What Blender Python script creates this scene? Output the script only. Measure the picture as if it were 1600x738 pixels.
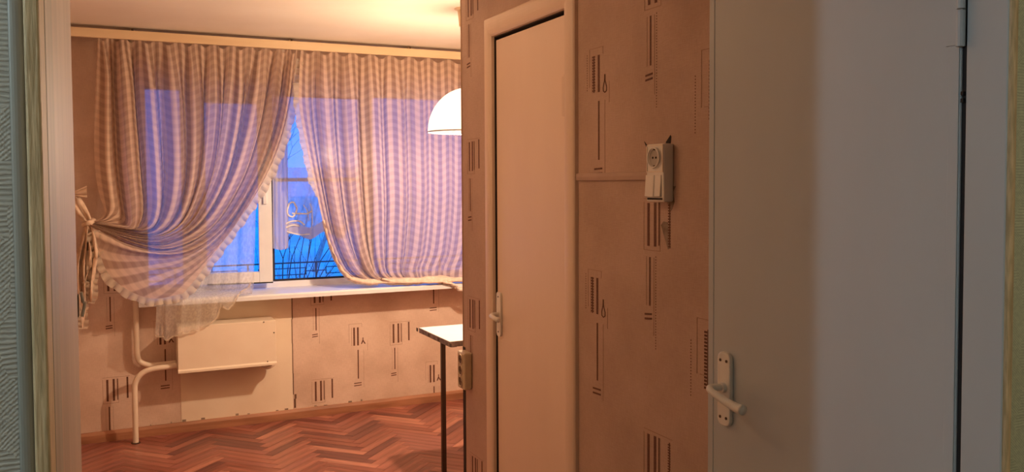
import bpy, bmesh, math, random
import numpy as np
from mathutils import Vector, Matrix
random.seed(7)
SC = bpy.context.scene
for o in list(bpy.data.objects): bpy.data.objects.remove(o)
COL = SC.collection
PI = math.pi

# ------------------------------------------------------------------ camera
F, CX, CY, EYE = 1340.0, 800.0, 339.0, 1.55
yaw, pitch, roll = math.radians(25.2), math.radians(2.27), math.radians(0.3)
CAMP = np.array([0, 0, EYE])
fwd = np.array([math.sin(yaw)*math.cos(pitch), math.cos(yaw)*math.cos(pitch), -math.sin(pitch)])
_r = np.array([math.cos(yaw), -math.sin(yaw), 0.0]); _u = np.cross(_r, fwd)
rgt = _r*math.cos(roll) - _u*math.sin(roll)
upv = _u*math.cos(roll) + _r*math.sin(roll)
cam = bpy.data.cameras.new('camera'); camo = bpy.data.objects.new('camera', cam); COL.objects.link(camo)
cam.sensor_width = 36.0; cam.lens = F/1600*36.0; cam.shift_y = -(369.0-CY)/1600.0
cam.clip_start = 0.02; cam.clip_end = 400
M4 = Matrix.Identity(4)
for i in range(3):
    M4[i][0] = rgt[i]; M4[i][1] = upv[i]; M4[i][2] = -fwd[i]; M4[i][3] = CAMP[i]
camo.matrix_world = M4
SC.camera = camo

# ------------------------------------------------------------------ sky and exposure
wd = bpy.data.worlds.new('dusk_sky'); SC.world = wd; wd.use_nodes = True
nt = wd.node_tree; nt.nodes.clear()
wo = nt.nodes.new('ShaderNodeOutputWorld'); wb = nt.nodes.new('ShaderNodeBackground')
tc = nt.nodes.new('ShaderNodeTexCoord'); sx = nt.nodes.new('ShaderNodeSeparateXYZ')
rp = nt.nodes.new('ShaderNodeValToRGB')
rp.color_ramp.elements[0].position = 0.0; rp.color_ramp.elements[0].color = (0.11, 0.23, 0.95, 1)
rp.color_ramp.elements[1].position = 0.22; rp.color_ramp.elements[1].color = (0.003, 0.235, 1.0, 1)
nt.links.new(tc.outputs['Generated'], sx.inputs[0]); nt.links.new(sx.outputs['Z'], rp.inputs[0])
nt.links.new(rp.outputs[0], wb.inputs[0]); wb.inputs[1].default_value = 1.9
nt.links.new(wb.outputs[0], wo.inputs[0])
SC.view_settings.view_transform = 'Standard'; SC.view_settings.look = 'None'
SC.view_settings.gamma = 1.0; SC.view_settings.use_curve_mapping = False
SC.view_settings.exposure = 0.0
KITCHEN_W = 98.0      # bulb of the kitchen pendant
SHADE_E = 2.6          # its glowing glass
ROOM_W = 32.0
ROOM2_W = 20.0         # added yellowish fill bulb of the same room, behind the viewer
HALL_W = 6.5           # added fill bulb on the hall ceiling          # cool bulb in the room the camera stands in

# ------------------------------------------------------------------ from a pixel to a point in the place
def ray(px, py): return fwd + rgt*(px-CX)/F - upv*(py-CY)/F
def onY(px, py, Y):
    d = ray(px, py); return Vector(CAMP + d*(Y/d[1]))
def onX(px, py, X):
    d = ray(px, py); return Vector(CAMP + d*(X/d[0]))
def onZ(px, py, Z):
    d = ray(px, py); return Vector(CAMP + d*((Z-EYE)/d[2]))

# ------------------------------------------------------------------ materials
MATS = {}
def mat(name, col, rough=0.6, col2=None, scale=6.0, detail=4.0, bump=0.0, bscale=80.0, stretch=(1,1,1), metal=0.0, spec=0.5, lo=0.35, hi=0.65):
    if name in MATS: return MATS[name]
    m = bpy.data.materials.new(name); m.use_nodes = True; n = m.node_tree.nodes; l = m.node_tree.links
    b = n['Principled BSDF']; b.inputs['Roughness'].default_value = rough; b.inputs['Metallic'].default_value = metal
    b.inputs['Specular IOR Level'].default_value = spec
    t = n.new('ShaderNodeTexCoord'); mp = n.new('ShaderNodeMapping'); mp.inputs['Scale'].default_value = stretch
    l.new(t.outputs['Object'], mp.inputs[0])
    no = n.new('ShaderNodeTexNoise'); no.inputs['Scale'].default_value = scale; no.inputs['Detail'].default_value = detail
    l.new(mp.outputs[0], no.inputs['Vector'])
    r = n.new('ShaderNodeValToRGB')
    c2 = col2 if col2 else tuple(c*0.9 for c in col)
    r.color_ramp.elements[0].position = lo; r.color_ramp.elements[0].color = (*c2, 1)
    r.color_ramp.elements[1].position = hi; r.color_ramp.elements[1].color = (*col, 1)
    l.new(no.outputs['Fac'], r.inputs[0]); l.new(r.outputs[0], b.inputs['Base Color'])
    if bump > 0:
        nb = n.new('ShaderNodeTexNoise'); nb.inputs['Scale'].default_value = bscale; nb.inputs['Detail'].default_value = 3
        l.new(mp.outputs[0], nb.inputs['Vector'])
        bp = n.new('ShaderNodeBump'); bp.inputs['Strength'].default_value = bump; bp.inputs['Distance'].default_value = 0.002
        l.new(nb.outputs['Fac'], bp.inputs['Height']); l.new(bp.outputs[0], b.inputs['Normal'])
    MATS[name] = m
    return m

def linen_paper(name, col, col2):
    """old wallpaper: soft blotches in the colour, fine crossed threads in relief"""
    m = mat(name, col, 0.8, col2, 4.5, 9, spec=0.25, lo=0.32, hi=0.62)
    n = m.node_tree.nodes; l = m.node_tree.links; b = n['Principled BSDF']
    t = n.new('ShaderNodeTexCoord')
    hs = []
    for st in ((260, 260, 40), (30, 30, 330)):
        mp = n.new('ShaderNodeMapping'); mp.inputs['Scale'].default_value = st; l.new(t.outputs['Object'], mp.inputs[0])
        no = n.new('ShaderNodeTexNoise'); no.inputs['Scale'].default_value = 1.0; no.inputs['Detail'].default_value = 2
        l.new(mp.outputs[0], no.inputs['Vector']); hs.append(no)
    ad = n.new('ShaderNodeMath'); ad.operation = 'ADD'
    l.new(hs[0].outputs['Fac'], ad.inputs[0]); l.new(hs[1].outputs['Fac'], ad.inputs[1])
    bp = n.new('ShaderNodeBump'); bp.inputs['Strength'].default_value = 0.35; bp.inputs['Distance'].default_value = 0.0015
    l.new(ad.outputs[0], bp.inputs['Height']); l.new(bp.outputs[0], b.inputs['Normal'])
    # faint thread shading in the print
    old = b.inputs['Base Color'].links[0].from_socket
    mx = n.new('ShaderNodeMixRGB'); mx.blend_type = 'MULTIPLY'; mx.inputs[0].default_value = 0.35
    rr = n.new('ShaderNodeValToRGB'); rr.color_ramp.elements[0].position = 0.35; rr.color_ramp.elements[0].color = (0.72, 0.68, 0.64, 1)
    rr.color_ramp.elements[1].position = 0.62
    av = n.new('ShaderNodeMath'); av.operation = 'MULTIPLY'; av.inputs[1].default_value = 0.5
    l.new(ad.outputs[0], av.inputs[0]); l.new(av.outputs[0], rr.inputs[0])
    l.new(old, mx.inputs[1]); l.new(rr.outputs[0], mx.inputs[2]); l.new(mx.outputs[0], b.inputs['Base Color'])
    return m

def weave_paper(name, col, col2):
    """thick embossed wallpaper: patches of short horizontal and vertical ribs"""
    m = mat(name, col, 0.75, col2, 3.0, 3, spec=0.3)
    n = m.node_tree.nodes; l = m.node_tree.links; b = n['Principled BSDF']
    t = n.new('ShaderNodeTexCoord')
    def nz(st, sc=1.0):
        mp = n.new('ShaderNodeMapping'); mp.inputs['Scale'].default_value = st; l.new(t.outputs['Object'], mp.inputs[0])
        no = n.new('ShaderNodeTexNoise'); no.inputs['Scale'].default_value = sc; no.inputs['Detail'].default_value = 1
        l.new(mp.outputs[0], no.inputs['Vector']); return no
    sp = n.new('ShaderNodeSeparateXYZ')
    jt = nz((90, 90, 90)); jm = n.new('ShaderNodeMixRGB'); jm.blend_type = 'LINEAR_LIGHT'; jm.inputs[0].default_value = 0.0011
    l.new(t.outputs['Object'], jm.inputs[1]); l.new(jt.outputs['Color'], jm.inputs[2]); l.new(jm.outputs[0], sp.inputs[0])
    def mth(op, a, b=None):
        x = n.new('ShaderNodeMath'); x.operation = op
        for i_, q_ in enumerate((a, b)):
            if q_ is None: continue
            if isinstance(q_, (int, float)): x.inputs[i_].default_value = q_
            else: l.new(q_, x.inputs[i_])
        return x.outputs[0]
    wz = mth('SINE', mth('MULTIPLY', sp.outputs['Z'], 2*PI/0.0048)); wx = mth('SINE', mth('MULTIPLY', sp.outputs['X'], 2*PI/0.0052))
    dots = mth('MULTIPLY', wz, wx); sel = nz((25, 25, 11)); brk = nz((120, 120, 160))
    stp = mth('GREATER_THAN', sel.outputs['Fac'], 0.52)
    m2 = n.new('ShaderNodeMixRGB'); l.new(stp, m2.inputs[0]); l.new(dots, m2.inputs[1]); l.new(wz, m2.inputs[2])
    m3 = mth('ADD', mth('MULTIPLY', m2.outputs[0], 0.28), brk.outputs['Fac']); m2 = n.new('ShaderNodeMath'); m2.operation = 'ADD'; m2.inputs[1].default_value = 0.0; l.new(m3, m2.inputs[0])
    rr = n.new('ShaderNodeValToRGB'); rr.color_ramp.elements[0].position = 0.30; rr.color_ramp.elements[1].position = 0.72; rr.color_ramp.elements[0].color = (0.35,0.35,0.35,1)
    l.new(m2.outputs[0], rr.inputs[0])
    bp = n.new('ShaderNodeBump'); bp.inputs['Strength'].default_value = 0.6; bp.inputs['Distance'].default_value = 0.0012
    l.new(rr.outputs[0], bp.inputs['Height']); l.new(bp.outputs[0], b.inputs['Normal'])
    old = b.inputs['Base Color'].links[0].from_socket
    mm = n.new('ShaderNodeMixRGB'); mm.blend_type = 'MULTIPLY'; mm.inputs[0].default_value = 0.3
    l.new(old, mm.inputs[1]); l.new(rr.outputs[0], mm.inputs[2]); l.new(mm.outputs[0], b.inputs['Base Color'])
    return m

def cloth(name, kind):
    """sheer cloth: reflects, glows through and lets some light pass straight"""
    m = bpy.data.materials.new(name); m.use_nodes = True; n = m.node_tree.nodes; l = m.node_tree.links; n.clear()
    out = n.new('ShaderNodeOutputMaterial')
    uv = n.new('ShaderNodeUVMap'); sp = n.new('ShaderNodeSeparateXYZ'); l.new(uv.outputs[0], sp.inputs[0])
    def math_(op, a, b=None):
        x = n.new('ShaderNodeMath'); x.operation = op
        for i, s in enumerate((a, b)):
            if s is None: continue
            if isinstance(s, (int, float)): x.inputs[i].default_value = s
            else: l.new(s, x.inputs[i])
        return x.outputs[0]
    d = n.new('ShaderNodeBsdfDiffuse'); tr = n.new('ShaderNodeBsdfTranslucent'); tp = n.new('ShaderNodeBsdfTransparent')
    if kind == 'check':
        su = math_('SINE', math_('MULTIPLY', sp.outputs['X'], 2*PI/0.062))
        sv = math_('SINE', math_('MULTIPLY', sp.outputs['Y'], 2*PI/0.05))
        def sharp(s):
            a = n.new('ShaderNodeMapRange'); a.inputs[1].default_value = -0.35; a.inputs[2].default_value = 0.35; l.new(s, a.inputs[0]); return a.outputs[0]
        val = math_('ADD', math_('MULTIPLY', sharp(su), 0.78), math_('MULTIPLY', sharp(sv), 0.22))
        r = n.new('ShaderNodeValToRGB'); r.color_ramp.elements[0].color = (0.42, 0.28, 0.205, 1); r.color_ramp.elements[1].color = (0.80, 0.62, 0.485, 1)
        l.new(val, r.inputs[0]); l.new(r.outputs[0], d.inputs[0])
        mc = n.new('ShaderNodeMixRGB'); mc.inputs[0].default_value = 0.5; mc.inputs[2].default_value = (0.9, 0.84, 0.8, 1); l.new(r.outputs[0], mc.inputs[1]); l.new(mc.outputs[0], tr.inputs[0])
        f_tr, f_tp = 0.35, math_('ADD', math_('MULTIPLY', val, -0.05), 0.15)
    elif kind == 'ruffle':
        d.inputs[0].default_value = (0.80, 0.70, 0.56, 1); tr.inputs[0].default_value = (0.8, 0.74, 0.66, 1); f_tr, f_tp = 0.45, 0.22
    elif kind == 'net':
        d.inputs[0].default_value = (0.86, 0.82, 0.76, 1); tr.inputs[0].default_value = (0.85, 0.83, 0.8, 1)
        no = n.new('ShaderNodeTexNoise'); no.inputs['Scale'].default_value = 38.0; l.new(uv.outputs[0], no.inputs['Vector'])
        mr = n.new('ShaderNodeMapRange'); mr.inputs[1].default_value = 0.42; mr.inputs[2].default_value = 0.62; mr.inputs[3].default_value = 0.66; mr.inputs[4].default_value = 0.56
        l.new(no.outputs['Fac'], mr.inputs[0]); f_tr, f_tp = 0.4, mr.outputs[0]
    else:   # lace
        d.inputs[0].default_value = (0.85, 0.84, 0.84, 1); tr.inputs[0].default_value = (0.85, 0.85, 0.85, 1)
        no = n.new('ShaderNodeTexNoise'); no.inputs['Scale'].default_value = 16.0; l.new(uv.outputs[0], no.inputs['Vector'])
        mr = n.new('ShaderNodeMapRange'); mr.inputs[1].default_value = 0.45; mr.inputs[2].default_value = 0.6; mr.inputs[3].default_value = 0.56; mr.inputs[4].default_value = 0.36
        l.new(no.outputs['Fac'], mr.inputs[0]); f_tr, f_tp = 0.55, mr.outputs[0]
    a = n.new('ShaderNodeMixShader'); b = n.new('ShaderNodeMixShader')
    a.inputs[0].default_value = f_tr; l.new(d.outputs[0], a.inputs[1]); l.new(tr.outputs[0], a.inputs[2])
    if isinstance(f_tp, float): b.inputs[0].default_value = f_tp
    else: l.new(f_tp, b.inputs[0])
    l.new(a.outputs[0], b.inputs[1]); l.new(tp.outputs[0], b.inputs[2]); l.new(b.outputs[0], out.inputs[0])
    MATS[name] = m
    return m

def glass(name):
    m = bpy.data.materials.new(name); m.use_nodes = True; n = m.node_tree.nodes; l = m.node_tree.links; n.clear()
    out = n.new('ShaderNodeOutputMaterial'); t = n.new('ShaderNodeBsdfTransparent'); g = n.new('ShaderNodeBsdfGlossy'); g.inputs['Roughness'].default_value = 0.16
    fr = n.new('ShaderNodeFresnel'); fr.inputs[0].default_value = 1.45; mx = n.new('ShaderNodeMixShader')
    l.new(fr.outputs[0], mx.inputs[0]); l.new(t.outputs[0], mx.inputs[1]); l.new(g.outputs[0], mx.inputs[2]); l.new(mx.outputs[0], out.inputs[0])
    return m

def lamp_glass(name, col, strength, through=0.6):
    m = bpy.data.materials.new(name); m.use_nodes = True; n = m.node_tree.nodes; l = m.node_tree.links; n.clear()
    out = n.new('ShaderNodeOutputMaterial'); t = n.new('ShaderNodeBsdfTransparent'); e = n.new('ShaderNodeEmission')
    e.inputs[0].default_value = (*col, 1); e.inputs[1].default_value = strength
    mx = n.new('ShaderNodeMixShader'); mx.inputs[0].default_value = through
    l.new(e.outputs[0], mx.inputs[1]); l.new(t.outputs[0], mx.inputs[2]); l.new(mx.outputs[0], out.inputs[0])
    return m

P_KITCHEN = linen_paper('kitchen_wallpaper', (0.78, 0.61, 0.495), (0.65, 0.485, 0.375))
P_HALL = linen_paper('hall_wallpaper_shaded', (0.585, 0.415, 0.325), (0.50, 0.35, 0.27))  # the kitchen paper again, the hall's dimness put into its colour
P_ROOM = weave_paper('embossed_wallpaper', (0.70, 0.65, 0.56), (0.62, 0.57, 0.48))
CREAM = mat('cream_paint', (0.86, 0.75, 0.60), 0.45, (0.82, 0.70, 0.55), 5, bump=0.08, bscale=60)
PANEL = mat('cream_wall_panel', (0.86, 0.74, 0.57), 0.7, (0.80, 0.66, 0.49), 5, 8, bump=0.1, bscale=40, lo=0.2, hi=0.6)
CEIL = mat('ceiling_whitewash', (0.86, 0.80, 0.70), 0.9, (0.82, 0.75, 0.64), 2.5)
WHITE = mat('white_paint', (0.80, 0.82, 0.86), 0.4, (0.75, 0.77, 0.81), 6)
PLASTIC = mat('white_plastic', (0.86, 0.82, 0.74), 0.35, (0.82, 0.77, 0.68), 10)
DOORP = mat('door_paint', (0.55, 0.585, 0.59), 0.5, (0.515, 0.545, 0.545), 3.5, 6, bump=0.06, bscale=25, stretch=(1, 1, 0.35))
CLOSETP = mat('closet_door_paint', (0.90, 0.71, 0.565), 0.42, (0.85, 0.66, 0.52), 3.0, 6, bump=0.08, bscale=18, stretch=(1, 1, 0.3))
CASING = mat('casing_paint', (0.84, 0.65, 0.50), 0.45, (0.77, 0.59, 0.45), 6, 6, bump=0.15, bscale=20, stretch=(1, 1, 0.15))
OLIVE = mat('olive_grained_paint', (0.84, 0.585, 0.32), 0.55, (0.54, 0.37, 0.19), 220, 6, bump=0.6, bscale=260, stretch=(1, 1, 0.10))
TRIMG = mat('grey_trim_paint', (0.40, 0.34, 0.27), 0.35, (0.32, 0.29, 0.23), 20, 4, bump=0.2, bscale=50, stretch=(1, 1, 0.1))
BROWNP = mat('brown_print', (0.12, 0.045, 0.025), 0.8, (0.17, 0.07, 0.04), 120)
LINEP = mat('fine_line_print', (0.38, 0.235, 0.16), 0.8, (0.45, 0.29, 0.2), 120)
DARK = mat('dark_gap', (0.035, 0.022, 0.016), 0.9)
PLASTER = mat('torn_plaster', (0.36, 0.27, 0.20), 0.95, (0.20, 0.14, 0.10), 30, bump=0.6, bscale=60)
SKIRT = mat('baseboard_wood', (0.46, 0.215, 0.115), 0.5, (0.30, 0.13, 0.065), 26, 5, stretch=(0.12, 1, 1), bump=0.1, bscale=30)
CORN = mat('cornice_wood', (0.80, 0.63, 0.40), 0.45, (0.73, 0.55, 0.33), 16, 5, stretch=(0.1, 1, 1))
STEEL = mat('brown_metal', (0.10, 0.065, 0.045), 0.4, metal=0.6)
EDGE = mat('worn_table_edge', (0.33, 0.27, 0.23), 0.55, (0.14, 0.10, 0.08), 22, 4)
LAMINATE = mat('white_laminate', (0.88, 0.87, 0.85), 0.28, (0.85, 0.84, 0.82), 8)
GLASS = glass('window_glass')
GASKET = mat('black_gasket', (0.012, 0.012, 0.014), 0.7)
SNOW = mat('snow', (0.86, 0.86, 0.90), 0.9, (0.62, 0.64, 0.70), 0.35, 5, lo=0.4, hi=0.6, bump=0.5, bscale=3)
BARK = mat('dark_bark', (0.05, 0.035, 0.03), 0.9)
IRON = mat('black_iron', (0.02, 0.02, 0.025), 0.6)
POLE = mat('weathered_pole', (0.42, 0.40, 0.40), 0.9, (0.30, 0.28, 0.28), 14)
CHECK = cloth('checked_curtain_cloth', 'check'); RUFF = cloth('ruffle_cloth', 'ruffle'); NET = cloth('net_cloth', 'net'); LACE = cloth('lace_cloth', 'lace')
TIE = mat('tie_cloth', (0.74, 0.56, 0.43), 0.8, (0.60, 0.44, 0.31), 30, bump=0.2)
WOODS = [mat('parquet_%s' % s, c, 0.30, tuple(x*0.55 for x in c), 34, 6, stretch=(0.12, 1, 1), bump=0.06, bscale=60) for s, c in
         (('a', (0.45, 0.160, 0.112)), ('b', (0.34, 0.108, 0.076)), ('c', (0.21, 0.066, 0.056)), ('d', (0.60, 0.245, 0.170)), ('e', (0.40, 0.142, 0.112)))]
SUBFLOOR = mat('dark_subfloor', (0.10, 0.035, 0.02), 0.7)

# ------------------------------------------------------------------ mesh helpers
def world_at(o):
    p = Vector((0,0,0))
    while o is not None: p += o.location; o = o.parent
    return p
class MB:
    def __init__(s): s.v = []; s.f = []; s.mi = []; s.cur = 0
    def box(s, a, b):
        x0, y0, z0 = [min(a[i], b[i]) for i in range(3)]; x1, y1, z1 = [max(a[i], b[i]) for i in range(3)]
        k = len(s.v)
        s.v += [(x0,y0,z0),(x1,y0,z0),(x1,y1,z0),(x0,y1,z0),(x0,y0,z1),(x1,y0,z1),(x1,y1,z1),(x0,y1,z1)]
        for q in ((0,3,2,1),(4,5,6,7),(0,1,5,4),(1,2,6,5),(2,3,7,6),(3,0,4,7)): s.f.append(tuple(k+i for i in q)); s.mi.append(s.cur)
        return s
    def tube(s, pts, r, n=10, cap=True):
        pts = [Vector(p) for p in pts]; k = len(s.v); rs = r if isinstance(r, (list, tuple)) else [r]*len(pts)
        prev = None
        for i, p in enumerate(pts):
            t = (pts[min(i+1, len(pts)-1)] - pts[max(i-1, 0)]).normalized()
            if prev is None:
                a = Vector((0,0,1)) if abs(t.z) < 0.9 else Vector((1,0,0)); x = t.cross(a).normalized()
            else:
                x = (prev - t*prev.dot(t)).normalized()
            prev = x; y = t.cross(x)
            for j in range(n):
                an = 2*PI*j/n; q = p + x*math.cos(an)*rs[i] + y*math.sin(an)*rs[i]; s.v.append(tuple(q))
        for i in range(len(pts)-1):
            for j in range(n):
                s.f.append((k+i*n+j, k+i*n+(j+1)%n, k+(i+1)*n+(j+1)%n, k+(i+1)*n+j)); s.mi.append(s.cur)
        if cap:
            s.f.append(tuple(k+j for j in range(n))[::-1]); s.mi.append(s.cur)
            e = k+(len(pts)-1)*n; s.f.append(tuple(e+j for j in range(n))); s.mi.append(s.cur)
        return s
    def lathe(s, prof, c=(0,0,0), n=40):
        k = len(s.v)
        for r, z in prof:
            for j in range(n):
                a = 2*PI*j/n; s.v.append((c[0]+r*math.cos(a), c[1]+r*math.sin(a), c[2]+z))
        for i in range(len(prof)-1):
            for j in range(n):
                s.f.append((k+i*n+j, k+i*n+(j+1)%n, k+(i+1)*n+(j+1)%n, k+(i+1)*n+j)); s.mi.append(s.cur)
        return s
    def prism(s, poly, axis, a, b):
        """outline poly (2-D) swept along axis 0/1/2 from a to b"""
        k = len(s.v); n = len(poly)
        for t in (a, b):
            for p, q in poly:
                s.v.append({0: (t,p,q), 1: (p,t,q), 2: (p,q,t)}[axis])
        for j in range(n): s.f.append((k+j, k+(j+1)%n, k+n+(j+1)%n, k+n+j)); s.mi.append(s.cur)
        s.f.append(tuple(k+j for j in range(n))[::-1]); s.f.append(tuple(k+n+j for j in range(n))); s.mi += [s.cur]*2
        return s
    def build(s, name, m, parent=None, bevel=0.0, smooth=False, origin=None):
        me = bpy.data.meshes.new(name)
        o_ = Vector(origin) if origin is not None else Vector((0,0,0))
        me.from_pydata([tuple(Vector(v)-o_) for v in s.v], [], s.f)
        for x in (m if isinstance(m, (list, tuple)) else [m]): me.materials.append(x)
        for p, i in zip(me.polygons, s.mi): p.material_index = i; p.use_smooth = smooth
        bm = bmesh.new(); bm.from_mesh(me); bmesh.ops.recalc_face_normals(bm, faces=bm.faces); bm.to_mesh(me); bm.free()
        o = bpy.data.objects.new(name, me); COL.objects.link(o); o.location = o_
        if parent is not None: o.parent = parent; o.location = o_ - world_at(parent)
        if bevel > 0:
            md = o.modifiers.new('bevel', 'BEVEL'); md.width = bevel; md.segments = 2; md.limit_method = 'ANGLE'
        return o
def grid(name, P, m, parent=None, uvs=None, thick=0.0, origin=None):
    """P[i][j] points -> smooth sheet with UVs in metres"""
    ni, nj = len(P), len(P[0]); o_ = Vector(origin) if origin is not None else Vector((0,0,0))
    me = bpy.data.meshes.new(name)
    me.from_pydata([tuple(Vector(P[i][j])-o_) for i in range(ni) for j in range(nj)], [],
                   [(i*nj+j, i*nj+j+1, (i+1)*nj+j+1, (i+1)*nj+j) for i in range(ni-1) for j in range(nj-1)])
    me.materials.append(m); ul = me.uv_layers.new(name='UVMap')
    flat = [uvs[i][j] for i in range(ni) for j in range(nj)] if uvs else [(i*0.01, j*0.01) for i in range(ni) for j in range(nj)]
    for lp in me.loops: ul.data[lp.index].uv = flat[lp.vertex_index]
    for p in me.polygons: p.use_smooth = True
    o = bpy.data.objects.new(name, me); COL.objects.link(o); o.location = o_
    if parent is not None: o.parent = parent; o.location = o_ - world_at(parent)
    return o
def tag(o, label=None, cat=None, group=None, kind=None):
    if label: o['label'] = label
    if cat: o['category'] = cat
    if group: o['group'] = group
    if kind: o['kind'] = kind
    return o
def empty(name, loc, label, cat, group=None, kind=None):
    o = bpy.data.objects.new(name, None); COL.objects.link(o); o.location = loc; o.empty_display_size = 0.05
    return tag(o, label, cat, group, kind)
def struct(o, label, cat): return tag(o, label, cat, None, 'structure')
def spline(pts, n):
    """Catmull-Rom through pts, n samples evenly by length"""
    p = [np.array(q, float) for q in pts]; p = [2*p[0]-p[1]] + p + [2*p[-1]-p[-2]]
    out = []
    for i in range(1, len(p)-2):
        for t in np.linspace(0, 1, 24, endpoint=False):
            a, b, c, d = p[i-1:i+3]
            out.append(0.5*((2*b)+(c-a)*t+(2*a-5*b+4*c-d)*t*t+(3*b-a-3*c+d)*t**3))
    out.append(p[-2]); out = np.array(out)
    s = np.r_[0, np.cumsum(np.linalg.norm(np.diff(out, axis=0), axis=1))]
    q = np.linspace(0, s[-1], n)
    return np.stack([np.interp(q, s, out[:, k]) for k in range(out.shape[1])], 1)

# ------------------------------------------------------------------ the setting
YW = 5.70          # inner face of the window wall
XL, XR = -0.30, 1.50   # hall walls
XK = 3.0           # far right kitchen wall
YE = 3.735         # where the hall wall ends and the kitchen opens
YD0, YD1 = 0.925, 1.0  # doorway wall, room face and hall face
ZC = 2.473
DL, DR = -0.055, 1.322  # doorway jambs

fl = struct(MB().box((-3.3,-3.2,-0.15), (3.3,6.0,-0.012)).build('floor', SUBFLOOR), 'reddish herringbone parquet floor of the kitchen', 'floor')
struct(MB().box((-3.3,-3.2,ZC), (3.3,6.05,ZC+0.12)).build('ceiling', CEIL), 'warm whitewashed ceiling over the window and lamp', 'ceiling')

# herringbone planks
PL, PW = 0.36, 0.06
pm = []
for w in WOODS:
    g = 0.0007
    me = MB().box((g, g, -0.012), (PL-g, PW-g, 0.0)).build('plank_source', w); pm.append(me.data); bpy.data.objects.remove(me)
c45 = math.cos(PI/4); AX, AY = 0.31, 5.30
cand = []
for k in range(-90, 90):
    for j in range(-9, 9):
        for kind in (0, 1):
            u0 = k*PW + j*PL; v0 = k*PW - j*PL
            if kind: v0 += PW
            # rotate uv by 45 degrees so that the zigzag runs along Y
            x = AX + (u0 - v0)*c45; y = AY + (u0 + v0)*c45
            cu, cv = (u0 + (PL/2 if not kind else PW/2), v0 + (PW/2 if not kind else PL/2))
            mx_, my_ = AX + (cu-cv)*c45, AY + (cu+cv)*c45
            if -0.42 < mx_ < XK+0.05 and 3.3 < my_ < YW+0.13: cand.append((mx_, my_, x, y, kind))
def planks_key(c):
    vis = c[0] < 0.30*c[1]+0.55 and c[1] > 3.75 and c[0] < 2.45
    return (0 if vis else 1, abs(c[0]-1.0)+abs(c[1]-5.0))
cand.sort(key=planks_key)
rest = MB(); rng = random.Random(3)
for i, (mx_, my_, x, y, kind) in enumerate(cand):
    wi = rng.choice((0, 0, 1, 1, 2, 3, 4)); dz = rng.uniform(-0.0006, 0.0006)
    a = PI/4 if not kind else PI/4 + PI/2
    ox, oy = x, y
    if kind: ox, oy = x + PW*c45, y + PW*c45   # the turned plank grows to the left of its origin
    if i < 290:
        o = bpy.data.objects.new('plank', pm[wi]); COL.objects.link(o); o.parent = fl
        o.location = (ox, oy, dz); o.rotation_euler = (0, 0, a)
    else:
        rest.cur = wi; k0 = len(rest.v); rest.box((0.0007, 0.0007, -0.012), (PL-0.0007, PW-0.0007, 0.0))
        R = Matrix.Rotation(a, 3, 'Z')
        for q in range(k0, len(rest.v)): v = R @ Vector(rest.v[q]); rest.v[q] = (v.x+ox, v.y+oy, v.z+dz)
ro = rest.build('parquet_planks', WOODS, fl); ro['kind'] = 'stuff'

# window wall with its opening
OX0, OX1, OZ0, OZ1 = 0.175, 2.62, 0.855, 2.195
b = MB()
b.box((XL-0.1,YW,-0.1),(OX0,YW+0.35,ZC)); b.box((OX1,YW,-0.1),(XK+0.1,YW+0.35,ZC)); b.box((OX0,YW,OZ1),(OX1,YW+0.35,ZC)); b.box((OX0,YW,-0.1),(OX1,YW+0.35,OZ0-0.02))
wall_back = struct(b.build('wall_back', P_KITCHEN), 'beige patterned wallpaper wall below and around the window', 'wall')
wall_left = struct(MB().box((XL-0.1,YD1,-0.1),(XL,4.0,ZC)).build('wall_left', mat('pale_hall_paper', (0.86, 0.69, 0.53), 0.8, (0.82, 0.64, 0.48), 3)), 'pale left wall of the hall behind the open leaf', 'wall')
struct(MB().box((XL-0.1,4.0,-0.1),(XL,YW,ZC)).build('wall_kitchen_left', P_HALL), 'kitchen left wall behind the curtain tie', 'wall')
CY0, CY1, CZ = 2.714, 3.356, 2.171   # closet door opening
b = MB(); b.box((XR,YD1,-0.1),(XR+0.1,CY0,ZC)); b.box((XR,CY1,-0.1),(XR+0.1,YE,ZC)); b.box((XR,CY0,CZ),(XR+0.1,CY1,ZC))
wall_right = struct(b.build('wall_right', P_HALL), 'patterned wallpaper wall around the closet door, brown shade painted in', 'wall')
struct(MB().box((XR+0.1,YE-0.1,-0.1),(XK+0.1,YE,ZC)).build('wall_inner', P_HALL), 'kitchen side wall turning the corner beside the lamp', 'wall')
struct(MB().box((XK,YE,-0.1),(XK+0.1,YW,ZC)).build('wall_kitchen_right', P_HALL), 'far right kitchen wall hidden past the corner', 'wall')
b = MB(); b.box((2.4,YD1,-0.1),(2.5,YE-0.1,ZC)); b.box((XR+0.1,YD1+0.7,-0.1),(2.4,YD1+0.8,ZC))
struct(b.build('wall_closet', mat('closet_plaster', (0.5,0.48,0.45), 0.9)), 'unlit inner walls of the closet behind its door', 'wall')
# doorway wall and the room the picture is taken from
WL, WR_ = DL-0.026, DR+0.021
b = MB(); b.box((-3.3,YD0,-0.1),(WL,YD1,ZC))
wfl = struct(b.build('wall_front_left', P_ROOM), 'embossed pale wallpaper strip left of the doorway', 'wall')
P_ROOM2 = weave_paper('embossed_wallpaper_olive_lit', (0.74, 0.74, 0.54), (0.65, 0.65, 0.46))  # same paper as on the left, greenish light put into its colour
b = MB(); b.box((WR_,YD0,-0.1),(3.3,YD1,ZC))
struct(b.build('wall_front_right', P_ROOM2), 'embossed wallpaper strip right of the doorway, olive light painted in', 'wall')
struct(MB().box((WL,YD0,2.32),(WR_,YD1,ZC)).build('wall_front_top', P_ROOM), 'wallpaper over the doorway', 'wall')
b = MB(); b.box((-3.3,-3.2,-0.1),(-3.2,YD0,ZC)); struct(b.build('wall_room_left', P_ROOM), 'left wall of the near room behind the viewer', 'wall')
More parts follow.
